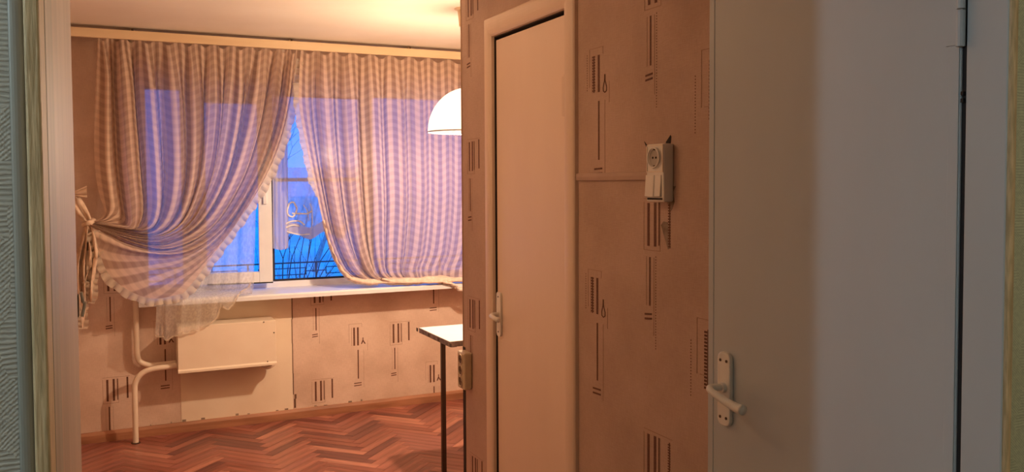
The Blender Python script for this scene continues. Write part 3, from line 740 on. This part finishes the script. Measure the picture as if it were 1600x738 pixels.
for i in range(NU):
    u = q[i]; row, ur = [], []; ln = 0; last = None
    for j in range(NV):
        t = j/(NV-1)
        a_ = 2*PI*u*9+ph[3]+1.2*math.sin(4*u+ph[4])
        sn = math.sin(a_); fold = 0.034*math.copysign(abs(sn)**0.8, sn)*(0.6+0.4*math.sin(9*u)) + 0.012*math.sin(2*PI*u*27+ph[5]+t*0.8)
        fold *= min(1.0, t*5+0.3)
        if u > 0.55: fold *= 0.5
        Y = CYP + fold - 0.012*t + 0.03*max(0, t-0.85)
        dx = 3.5*math.cos(a_+0.6)*min(1, t*5)*min(1, u*8)*(0.4 if u > 0.55 else 1)
        sag = 7*max(0, 1-t*13)*(0.5-0.5*math.cos(2*PI*u*12))
        p = onY(tab[i,j,0]+dx, tab[i,j,1]+sag, Y); row.append(p)
        if last is not None: ln += (p-last).length
        last = p; ur.append((u*2.15, ln))
    P.append(row); U.append(ur)
grid('curtain_panel', P, CHECK, rcur, U)
edge = [Vector(P[0][j]) for j in range(8, int(NV*0.62))]
ruffle(edge, None, 0.034, 22, rcur, flip=1, taper=True)
# folds of the hem lying on the sill
def hem_roll(pts, rad, name):
    pth = spline([tuple(onY(px,py,Y)) for px,py,Y in pts], 60); R, UU = [], []
    for k in range(60):
        c = Vector(pth[k]); s = k/59; rr = rad*(0.55+0.45*math.sin(PI*min(1, s*1.02+0.02))+0.2*math.sin(s*23)+0.12*math.sin(s*51))
        R.append([c + Vector((0.005*math.sin(a*3+k), rr*math.cos(a)*1.2, rr*0.75*math.sin(a)*(1+0.25*math.sin(a*3+s*17)))) for a in np.linspace(0, 2*PI, 15)])
        UU.append([(s*1.5, a*0.02) for a in np.linspace(0, 2*PI, 15)])
    return grid(name, R, RUFF if name == 'hem_ruffle' else TIE, rcur, UU)
HEMC = mat('hem_cloth', (0.80,0.66,0.57), 0.8, (0.66,0.52,0.44), 40, stretch=(1,1,0.3), bump=0.2)
TIE_ = TIE; TIE = HEMC
hem_roll([(545,436,5.545),(575,441,5.53),(615,440,5.525),(660,438,5.525),(705,437,5.52),(770,432,5.52)], 0.030, 'hem_fold')
hem_roll([(505,345,5.56),(516,385,5.56),(532,420,5.55),(552,437,5.54),(590,444,5.53)], 0.027, 'hem_fold')
hem_roll([(596,436,5.51),(620,441,5.50),(650,441,5.495),(690,440,5.495),(735,437,5.49)], 0.016, 'hem_fold')
hem_roll([(690,440,5.49),(708,445,5.482),(716,452,5.48),(727,452,5.478),(742,446,5.48)], 0.018, 'hem_fold')
TIE = TIE_

# white net behind the tied curtain, its end hanging over the sill
nc = empty('net_curtain', (0.6, 5.47, 1.0), 'thin white net curtain falling over the sill edge above radiator', 'net curtain')
P, U = [], []
for i in range(81):
    u = i/80
    xb = 240 + 148*u
    yb = np.interp(xb, [240,262,275,290,312,330,341,346,352,364,376,388], [523,530,521,519,513,502,490,476,482,474,456,442]) + 1.5*math.sin(u*60)
    row, ur = [], []
    for j in range(46):
        t = j/45
        x = (262 + 150*u)*(1-t) + xb*t + 2.5*math.sin(u*34)*t
        wob = 0.011*math.sin(u*40+0.5) + 0.008*math.sin(u*17)
        if t < 0.72: Y = 5.645 + wob; z = p0 - (p0-0.90)*t/0.72
        elif t < 0.84: k_ = (t-0.72)/0.12; Y = (5.645+wob)*(1-k_) + (5.482+wob*0.4)*k_; z = 0.90 - 0.030*k_
        else: Y = 5.482 + wob*0.4; z = None
        if z is None:
            zb_ = onY(xb,yb,Y).z; k_ = (t-0.84)/0.16; z = 0.87*(1-k_) + zb_*k_
        X_ = onY(x,400,Y).x
        row.append(Vector((X_,Y,z))); ur.append((u*1.4, t*1.9))
    P.append(row); U.append(ur)
grid('net_panel', P, NET, nc, U)
edge = [Vector(P[i][45]) for i in range(81)]
ruffle(edge, None, 0.009, 18, nc, flip=1, amp=0.003)

# ------------------------------------------------------------------ radiator and pipes
RY = 5.51
a, c = onY(277,506,RY), onY(432,572,RY); x0, x1 = a.x, c.x; z1 = (onY(277,507,RY).z+onY(432,505,RY).z)/2; z0 = (onY(277,581,RY).z+onY(432,571,RY).z)/2
rad = empty('radiator', ((x0+x1)/2, RY, z0), 'cream metal convector radiator under the window', 'radiator')
b = MB(); b.box((x0,RY,z0),(x1,RY+0.006,z1)); b.box((x0,RY+0.006,z1-0.006),(x1,YW-0.015,z1)); b.box((x0,RY+0.006,z0),(x0+0.006,YW-0.015,z1-0.006)); b.box((x1-0.006,RY+0.006,z0),(x1,YW-0.015,z1-0.006))
cov = b.build('cover', CREAM, rad, bevel=0.002)
b = MB(); b.prism([(RY-0.010,z0-0.004),(RY-0.010,z0+0.010),(RY+0.002,z0+0.020),(RY+0.002,z0-0.004)], 0, x0-0.002, x1+0.002); b.build('bottom_lip', CREAM, rad, bevel=0.0015)
b = MB()
for i in range(34): b.box((x0+0.03+i*(x1-x0-0.06)/33,RY+0.025,z0+0.05),(x0+0.0315+i*(x1-x0-0.06)/33,YW-0.02,z1-0.03))
b.build('fins', CREAM, rad)
b = MB().tube([(x0+0.01,5.62,z0+0.055),(x1-0.01,5.62,z0+0.055)], 0.014, 12); b.build('core_pipe', CREAM, rad, smooth=True)
b = MB().tube([tuple(p) for p in spline([(x1-0.10,5.60,z0+0.02),(x1-0.06,5.60,z0-0.03),(x1-0.03,5.60,z0-0.035),(x1+0.004,5.60,z0-0.01),(x1+0.008,5.60,z0+0.03)], 24)], 0.012, 12); b.build('return_bend', CREAM, rad, smooth=True)
for px, py in ((412,503),(428,520),(418,565)):
    q_ = onY(px,py,RY); MB().tube([(q_.x,RY-0.004,min(q_.z,z1-0.006)),(q_.x,RY+0.001,min(q_.z,z1-0.006))], 0.004, 8).build('screw', STEEL, cov)
PY_ = 5.655
up_ = onY(213,520,PY_); lo_ = onY(211,640,PY_)
zA, zB = onY(250,570,PY_).z, onY(250,577,PY_).z
hp = empty('heating_pipes', (lo_.x, PY_, 0.0), 'two cream heating pipes bending into the radiator', 'pipe')
def bend(pts): return [tuple(p) for p in spline(pts, 70)]
b = MB().tube([(up_.x,PY_,ZC-0.002),(up_.x,PY_,0.9)] + bend([(up_.x,PY_,0.85),(up_.x,PY_,0.60),(up_.x,PY_,zA+0.10),(up_.x+0.012,PY_,zA+0.035),(up_.x+0.06,PY_,zA+0.004),(up_.x+0.12,PY_,zA),(x0-0.001,PY_,zA+0.002)]), 0.0165, 14); b.build('upper_pipe', CREAM, hp, smooth=True)
PY2 = 5.57
lo_ = onY(211,640,PY2); zB = onY(250,576,PY2).z
b = MB().tube(bend([(x0-0.001,PY2,zB+0.010),(x0-0.05,PY2,zB+0.006),(lo_.x+0.10,PY2,zB),(lo_.x+0.04,PY2,zB-0.022),(lo_.x+0.006,PY2,zB-0.07),(lo_.x,PY2,zB-0.14),(lo_.x,PY2,0.12),(lo_.x,PY2,0.0)]), 0.0165, 14); b.build('lower_pipe', CREAM, hp, smooth=True)
MB().lathe([(0.0,0.004),(0.026,0.004),(0.026,0.0)], (lo_.x,PY2,0.0), 20).build('pipe_collar', STEEL, hp)

# ------------------------------------------------------------------ table
tb = empty('kitchen_table', (1.9, 4.25, 0.0), 'white topped kitchen table on thin metal leg by wall corner', 'table')
MB().box((1.541,4.022,0.7225),(2.35,4.493,0.7495)).build('tabletop', EDGE, tb, bevel=0.002)
MB().box((1.5425,4.0235,0.7492),(2.3485,4.4915,0.7512)).build('top_sheet', LAMINATE, tb)
q_ = onX(693,640,1.60)
for lx, ly in ((1.60,q_.y),(2.28,q_.y)):
    MB().box((lx-0.0115,ly-0.0115,0.0),(lx+0.0115,ly+0.0115,0.7225)).build('leg', STEEL, tb, bevel=0.002)
    MB().box((lx-0.013,ly-0.17,0.704),(lx+0.013,ly+0.17,0.7225)).build('bracket', STEEL, tb)
for px, py in ((652,517),(670,524),(685,530),(704,538)):
    q2 = onX(px,py,1.541); MB().box((1.5395,q2.y-0.012,0.726),(1.5415,q2.y+0.012,0.745)).build('edge_wear', STEEL, tb)

# ------------------------------------------------------------------ pendant lamp over the table
LX, LY, LZ = 1.745, 4.25, 1.822
lamp = empty('pendant_lamp', (LX, LY, LZ), 'glowing white dome pendant lamp hanging beside the wall corner', 'lamp')
LR, LH = 0.215, 0.235
pr = [(LR*math.cos(a), LH*math.sin(a)) for a in np.linspace(0, PI/2*0.93, 22)]
LG = lamp_glass('glowing_shade_glass', (1.0, 0.83, 0.60), SHADE_E, 0.55)
lshade = MB().lathe(pr, (LX,LY,LZ), 64).build('shade', LG, lamp, smooth=True)
b = MB(); rim = [(LX+LR*math.cos(a), LY+LR*math.sin(a), LZ) for a in np.linspace(0, 2*PI, 65)]; b.tube(rim, 0.0035, 8, cap=False); b.build('shade_rim', mat('rim_metal', (0.5,0.48,0.44), 0.4, metal=0.5), lshade, smooth=True)
lsock = MB().lathe([(0.0,0.262),(0.03,0.26),(0.034,0.225),(0.022,0.19),(0.020,0.135),(0.0,0.13)], (LX,LY,LZ), 20).build('socket', PLASTIC, lamp)
BULB = bpy.data.materials.new('lit_bulb'); BULB.use_nodes = True; e_ = BULB.node_tree.nodes['Principled BSDF']; e_.inputs['Emission Color'].default_value = (1,0.83,0.6,1); e_.inputs['Emission Strength'].default_value = 30
MB().lathe([(0.001,0.03),(0.02,0.036),(0.031,0.058),(0.03,0.08),(0.018,0.115),(0.016,0.135)], (LX,LY,LZ), 24).build('bulb', BULB, lsock, smooth=True)
MB().tube([(LX,LY,LZ+0.26),(LX,LY,ZC-0.08)], 0.004, 8).build('cord', PLASTIC, lamp)
MB().lathe([(0.0,-0.092),(0.045,-0.092),(0.052,-0.01),(0.07,-0.002),(0.07,0.0)], (LX,LY,ZC), 28).build('ceiling_cup', CORN, lamp)
li = bpy.data.lights.new('bulb_light', 'POINT'); li.energy = KITCHEN_W; li.color = (1.0, 0.70, 0.465); li.shadow_soft_size = 0.032
lo = bpy.data.objects.new('bulb_light', li); COL.objects.link(lo); lo.parent = lamp; lo.location = (0,0,0.0)
lo.location = (0, 0, -0.01)

# ------------------------------------------------------------------ cool ceiling lamp of the near room
RX, RYY, RZ = -1.3, 0.547, 2.12
rl = empty('room_lamp', (RX, RYY, RZ), 'cool white bulb lamp of the near room lighting the grey door half', 'lamp')
MB().tube([(RX,RYY,RZ+0.09),(RX,RYY,ZC-0.03)], 0.004, 8).build('cord', PLASTIC, rl)
MB().lathe([(0.0,-0.03),(0.04,-0.03),(0.05,0.0)], (RX,RYY,ZC), 20).build('ceiling_cup', PLASTIC, rl)
MB().lathe([(0.0,0.10),(0.018,0.10),(0.020,0.055),(0.0,0.05)], (RX,RYY,RZ), 16).build('socket', PLASTIC, rl)
li = bpy.data.lights.new('room_light', 'POINT'); li.energy = ROOM_W; li.color = (0.62, 0.85, 1.0); li.shadow_soft_size = 0.022
lo = bpy.data.objects.new('room_light', li); COL.objects.link(lo); lo.parent = rl; lo.location = (0,0,0)

# ------------------------------------------------------------------ added unseen bulb behind the viewer, brightens the right wallpaper
BX, BY, BZ = 2.3, -1.5, 2.0
r2 = empty('room_fill_lamp', (BX, BY, BZ), 'added yellowish fill bulb of the near room brightening the right wallpaper', 'lamp')
MB().tube([(BX,BY,BZ+0.09),(BX,BY,ZC-0.03)], 0.004, 8).build('cord', PLASTIC, r2)
MB().lathe([(0.0,-0.03),(0.04,-0.03),(0.05,0.0)], (BX,BY,ZC), 20).build('ceiling_cup', PLASTIC, r2)
MB().lathe([(0.0,0.10),(0.018,0.10),(0.020,0.055),(0.0,0.05)], (BX,BY,BZ), 16).build('socket', PLASTIC, r2)
li = bpy.data.lights.new('room_fill_light', 'POINT'); li.energy = ROOM2_W; li.color = (1.0, 0.93, 0.66); li.shadow_soft_size = 0.04
lo = bpy.data.objects.new('room_fill_light', li); COL.objects.link(lo); lo.parent = r2; lo.location = (0,0,0)

# ------------------------------------------------------------------ added unseen hall bulb that brightens the closet door
HX, HY, HZ = 0.30, 3.05, 2.36
hl = empty('hall_fill_lamp', (HX, HY, HZ), 'added small fill bulb on the hall ceiling brightening the closet door', 'lamp')
MB().lathe([(0.0,-0.05),(0.022,-0.05),(0.026,-0.02),(0.05,0.0)], (HX,HY,ZC), 20).build('bulb_holder', PLASTIC, hl)
MB().lathe([(0.001,0.0),(0.018,0.006),(0.028,0.026),(0.022,0.05),(0.014,0.068)], (HX,HY,HZ), 20).build('bulb', BULB, hl, smooth=True)
li = bpy.data.lights.new('hall_fill_light', 'POINT'); li.energy = HALL_W; li.color = (1.0, 0.60, 0.33); li.shadow_soft_size = 0.03
lo = bpy.data.objects.new('hall_fill_light', li); COL.objects.link(lo); lo.parent = hl; lo.location = (0,0,-0.035)

# ------------------------------------------------------------------ switch and sockets in the hall
XF = XR-0.036
pA, pB = onX(1010,226,XF), onX(1037,316,XF)
sw = empty('switch_block', (XR, (pA.y+pB.y)/2, (pA.z+pB.z)/2), 'cream wall block with round socket above two rocker switches', 'switch')
yc, zc = (pA.y+pB.y)/2, (pA.z+pB.z)/2; w, h = abs(pA.y-pB.y), abs(pA.z-pB.z)
MB().box((XF,yc-w/2,zc-h/2),(XR,yc+w/2,zc+h/2)).build('body', PLASTIC, sw, bevel=0.005)
def face_frame(y0, y1, z0, z1, t, x):
    b = MB()
    b.box((x-0.002,y0,z0),(x+0.001,y1,z0+t)); b.box((x-0.002,y0,z1-t),(x+0.001,y1,z1)); b.box((x-0.002,y0,z0+t),(x+0.001,y0+t,z1-t)); b.box((x-0.002,y1-t,z0+t),(x+0.001,y1,z1-t)); return b
face_frame(yc-w/2+0.003, yc+w/2-0.003, zc+0.002, zc+h/2-0.003, 0.003, XF).build('socket_frame', CREAM, sw)
b = MB(); zs = zc+h/4+0.002; R0 = min(w*0.40, 0.029)
pts = [(XF-0.002-0.004*math.cos(t*0), yc+R0*math.cos(t), zs+R0*math.sin(t)) for t in np.linspace(0, 2*PI, 33)]
b.tube(pts, 0.0028, 8, cap=False); so = b.build('socket_ring', PLASTIC, sw, smooth=True)
MB().tube([(XF-0.0018,yc,zs),(XF+0.001,yc,zs)], R0-0.002, 28).build('socket_well', mat('socket_well', (0.50,0.45,0.38), 0.5), sw)
for dy in (-0.008, 0.008): MB().tube([(XF-0.0028,yc+dy,zs),(XF-0.001,yc+dy,zs)], 0.0034, 10).build('socket_hole', DARK, so)
MB().box((XF-0.004,yc-0.003,zs+R0-0.007),(XF,yc+0.003,zs+R0-0.002)).build('earth_clip', STEEL, so)
MB().box((XF-0.004,yc-0.003,zs-R0+0.002),(XF,yc+0.003,zs-R0+0.007)).build('earth_clip', STEEL, so)
for k, (ya, yb) in enumerate(((yc-w/2+0.010, yc-0.002), (yc+0.001, yc+w/2+0.002))):
    b = MB(); zt_, zb_ = zc-0.006, zc-h/2+0.014
    pr = [(ya,zt_),(yb,zt_),(yb,zb_),(ya,zb_)]
    kk = len(b.v)
    b.v += [(XF+0.002,ya,zt_),(XF+0.002,yb,zt_),(XF+0.002,yb,zb_),(XF+0.002,ya,zb_),(XF-0.002,ya+0.0015,zt_),(XF-0.002,yb-0.0015,zt_),(XF-0.0065,yb-0.0015,zb_+0.002),(XF-0.0065,ya+0.0015,zb_+0.002)]
    b.f += [(0,1,2,3),(4,5,6,7),(0,1,5,4),(1,2,6,5),(2,3,7,6),(3,0,4,7)]; b.mi = [0]*6
    b.build('rocker', PLASTIC, sw, bevel=0.001)
MB().box((XF-0.001,yc-w/2+0.006,zc-h/2+0.006),(XF+0.001,yc+w/2-0.006,zc-h/2+0.012)).build('rocker_gap', DARK, sw)
# flat cable duct from the casing to the block
zq = onX(950,276,XR).z
cd = MB().prism([(XR,zq-0.013),(XR-0.009,zq-0.012),(XR-0.011,zq),(XR-0.009,zq+0.012),(XR,zq+0.013)], 1, CY0-CWD-0.002, yc+w/2+0.001).build('cable_duct', mat('duct_paint', (0.52,0.36,0.28), 0.7, (0.46,0.32,0.24), 12))
tag(cd, 'papered flat cable duct running from closet casing to switch block', 'cable duct')
# triple outlet by the corner
zo0, zo1 = onX(729,604,XR).z, onX(729,547,XR).z
ob = empty('power_outlet', (XR, 3.66, zo0), 'beige three-way power outlet block on the wall corner', 'outlet')
OUTB = mat('beige_outlet', (0.62,0.50,0.33), 0.45, (0.55,0.43,0.28), 12)
MB().box((XR-0.042,3.622,zo0),(XR,3.708,zo1)).build('body', OUTB, ob, bevel=0.008)
hz = (zo1-zo0)
for k in range(3):
    zc_ = zo0 + hz*(0.2+0.3*k)
    pts = [(XR-0.0435, 3.665+0.024*math.cos(t), zc_+hz*0.13*math.sin(t)) for t in np.linspace(0, 2*PI, 25)]
    ring_ = MB().tube(pts, 0.003, 6, cap=False).build('socket_ring', OUTB, ob, smooth=True)
    MB().tube([(XR-0.0432,3.665,zc_),(XR-0.040,3.665,zc_)], 0.021, 20).build('socket_well', mat('dark_socket', (0.16,0.10,0.06), 0.6), ob)
    for dy in (-0.008, 0.008): MB().tube([(XR-0.0445,3.665+dy,zc_),(XR-0.042,3.665+dy,zc_)], 0.003, 8).build('socket_hole', DARK, ring_)

# ------------------------------------------------------------------ outside
GZ = -0.75
n_ = 60; R = []
for i in range(n_):
    row = []
    for j in range(n_):
        y = 6.4 + 150*(j/(n_-1))**2.2; x = -60 + 150*(i/(n_-1)); x = 6 + (x-6)*(0.12+0.88*(j/(n_-1)))
        zz_ = GZ + 0.10*math.sin(x*0.9+y*0.5) + 0.08*math.sin(y*1.3+x*0.2) + (0.35*math.exp(-((y-10.2)/1.2)**2)*max(0, math.sin(x*0.8+0.4)))
        row.append((x,y,zz_))
    R.append(row)
sg = grid('snow_ground', R, SNOW); tag(sg, 'blue dusk snow covering the yard outside the window', 'snow', kind='structure')
# low yard fence: rails, posts and welded rectangles
FY = 12.0
ztop = onY(480,410,FY).z
fe = empty('yard_fence', (2.5, FY, GZ), 'low black iron yard fence with welded rectangles in snow', 'fence')
MB().box((-0.5,FY-0.015,ztop-0.009),(7.5,FY+0.009,ztop+0.009)).build('rail', IRON, fe)
MB().box((-0.5,FY-0.012,ztop-0.230),(7.5,FY+0.008,ztop-0.215)).build('rail', IRON, fe)
for k in range(9):
    x = -0.15 + k*0.92
    MB().box((x-0.010,FY-0.010,GZ-0.1),(x+0.010,FY+0.010,ztop)).build('post', IRON, fe)
    xa, xb = x+0.14, x+0.78; za_, zb_ = ztop-0.075, ztop-0.165; b = MB()
    for q in (((xa,za_),(xb,za_)),((xa,zb_),(xb,zb_)),((xa,za_),(xa,zb_)),((xb,za_),(xb,zb_)),((x,(za_+zb_)/2),(xa,(za_+zb_)/2)),((xb,(za_+zb_)/2),(x+0.92,(za_+zb_)/2)),(((xa+xb)/2,za_),((xa+xb)/2,ztop)),(((xa+xb)/2,zb_),((xa+xb)/2,ztop-0.22))):
        (u0,v0),(u1,v1) = q; b.box((min(u0,u1)-0.006,FY-0.006,min(v0,v1)-0.006),(max(u0,u1)+0.006,FY+0.006,max(v0,v1)+0.006))
    b.build('rectangle', IRON, fe)
# bare shrub
shr = random.Random(11)
base = onY(455,434,10.6); base.z = GZ+0.1
bush = MB()
def twig(p, d, ln, r, lv):
    q = [p]; 
    for s in range(3):
        d = (d + Vector((shr.uniform(-.12,.12),shr.uniform(-.12,.12),shr.uniform(-.02,.1)))).normalized(); q.append(q[-1]+d*ln/3)
    bush.tube([tuple(x) for x in q], [r, r*0.85, r*0.7, r*0.5], 5)
    if lv > 0:
        for _ in range(4):
            k = shr.randint(1,3); d2 = (d + Vector((shr.uniform(-.9,.9),shr.uniform(-.6,.6),shr.uniform(-.1,.5)))).normalized()
            twig(q[k], d2, ln*0.55, r*0.45, lv-1)
for k in range(5): twig(base + Vector((shr.uniform(-.14,.14),shr.uniform(-.1,.1),0)), Vector((shr.uniform(-.12,.16),shr.uniform(-.2,.2),1)).normalized(), 1.30, 0.013, 2)
bo = bush.build('bare_shrub', BARK); tag(bo, 'leafless dark shrub standing in snow before the fence', 'shrub')
# leaning pole
c = onZ(492,420,GZ+0.05); a = onY(510,366,c.y); d_ = (a-c).normalized()
po = MB().tube([tuple(c-d_*0.25), tuple(a+d_*0.1)], [0.06,0.05], 10).build('leaning_pole', POLE); tag(po, 'grey pole leaning in the snowy yard behind the fence', 'pole')
# trees far off
TREE = mat('frosted_twigs', (0.55,0.55,0.60), 0.95)
def tree(px, Y, h, seed, label):
    global bush, shr
    bush = MB(); shr = random.Random(seed); p = onY(px,300,Y); p.z = GZ
    bush.tube([tuple(p),(p.x+0.1,p.y,p.z+h*0.6),(p.x,p.y,p.z+h)], [h*0.018,h*0.012,h*0.004], 6)
    for k in range(26):
        t = shr.uniform(0.25,0.95); twig(p+Vector((0.1,0,h*t)), Vector((shr.uniform(-1,1),shr.uniform(-1,1),shr.uniform(0.2,0.9))).normalized(), h*0.30*(1.15-t), h*0.004, 1)
    o = bush.build('bare_tree', TREE); tag(o, label, 'tree', 'bare trees far across the yard')
tree(430, 60, 9.5, 21, 'tall bare tree across the yard left of curtain gap')
tree(512, 70, 7.0, 25, 'bare tree across the yard right of curtain gap')
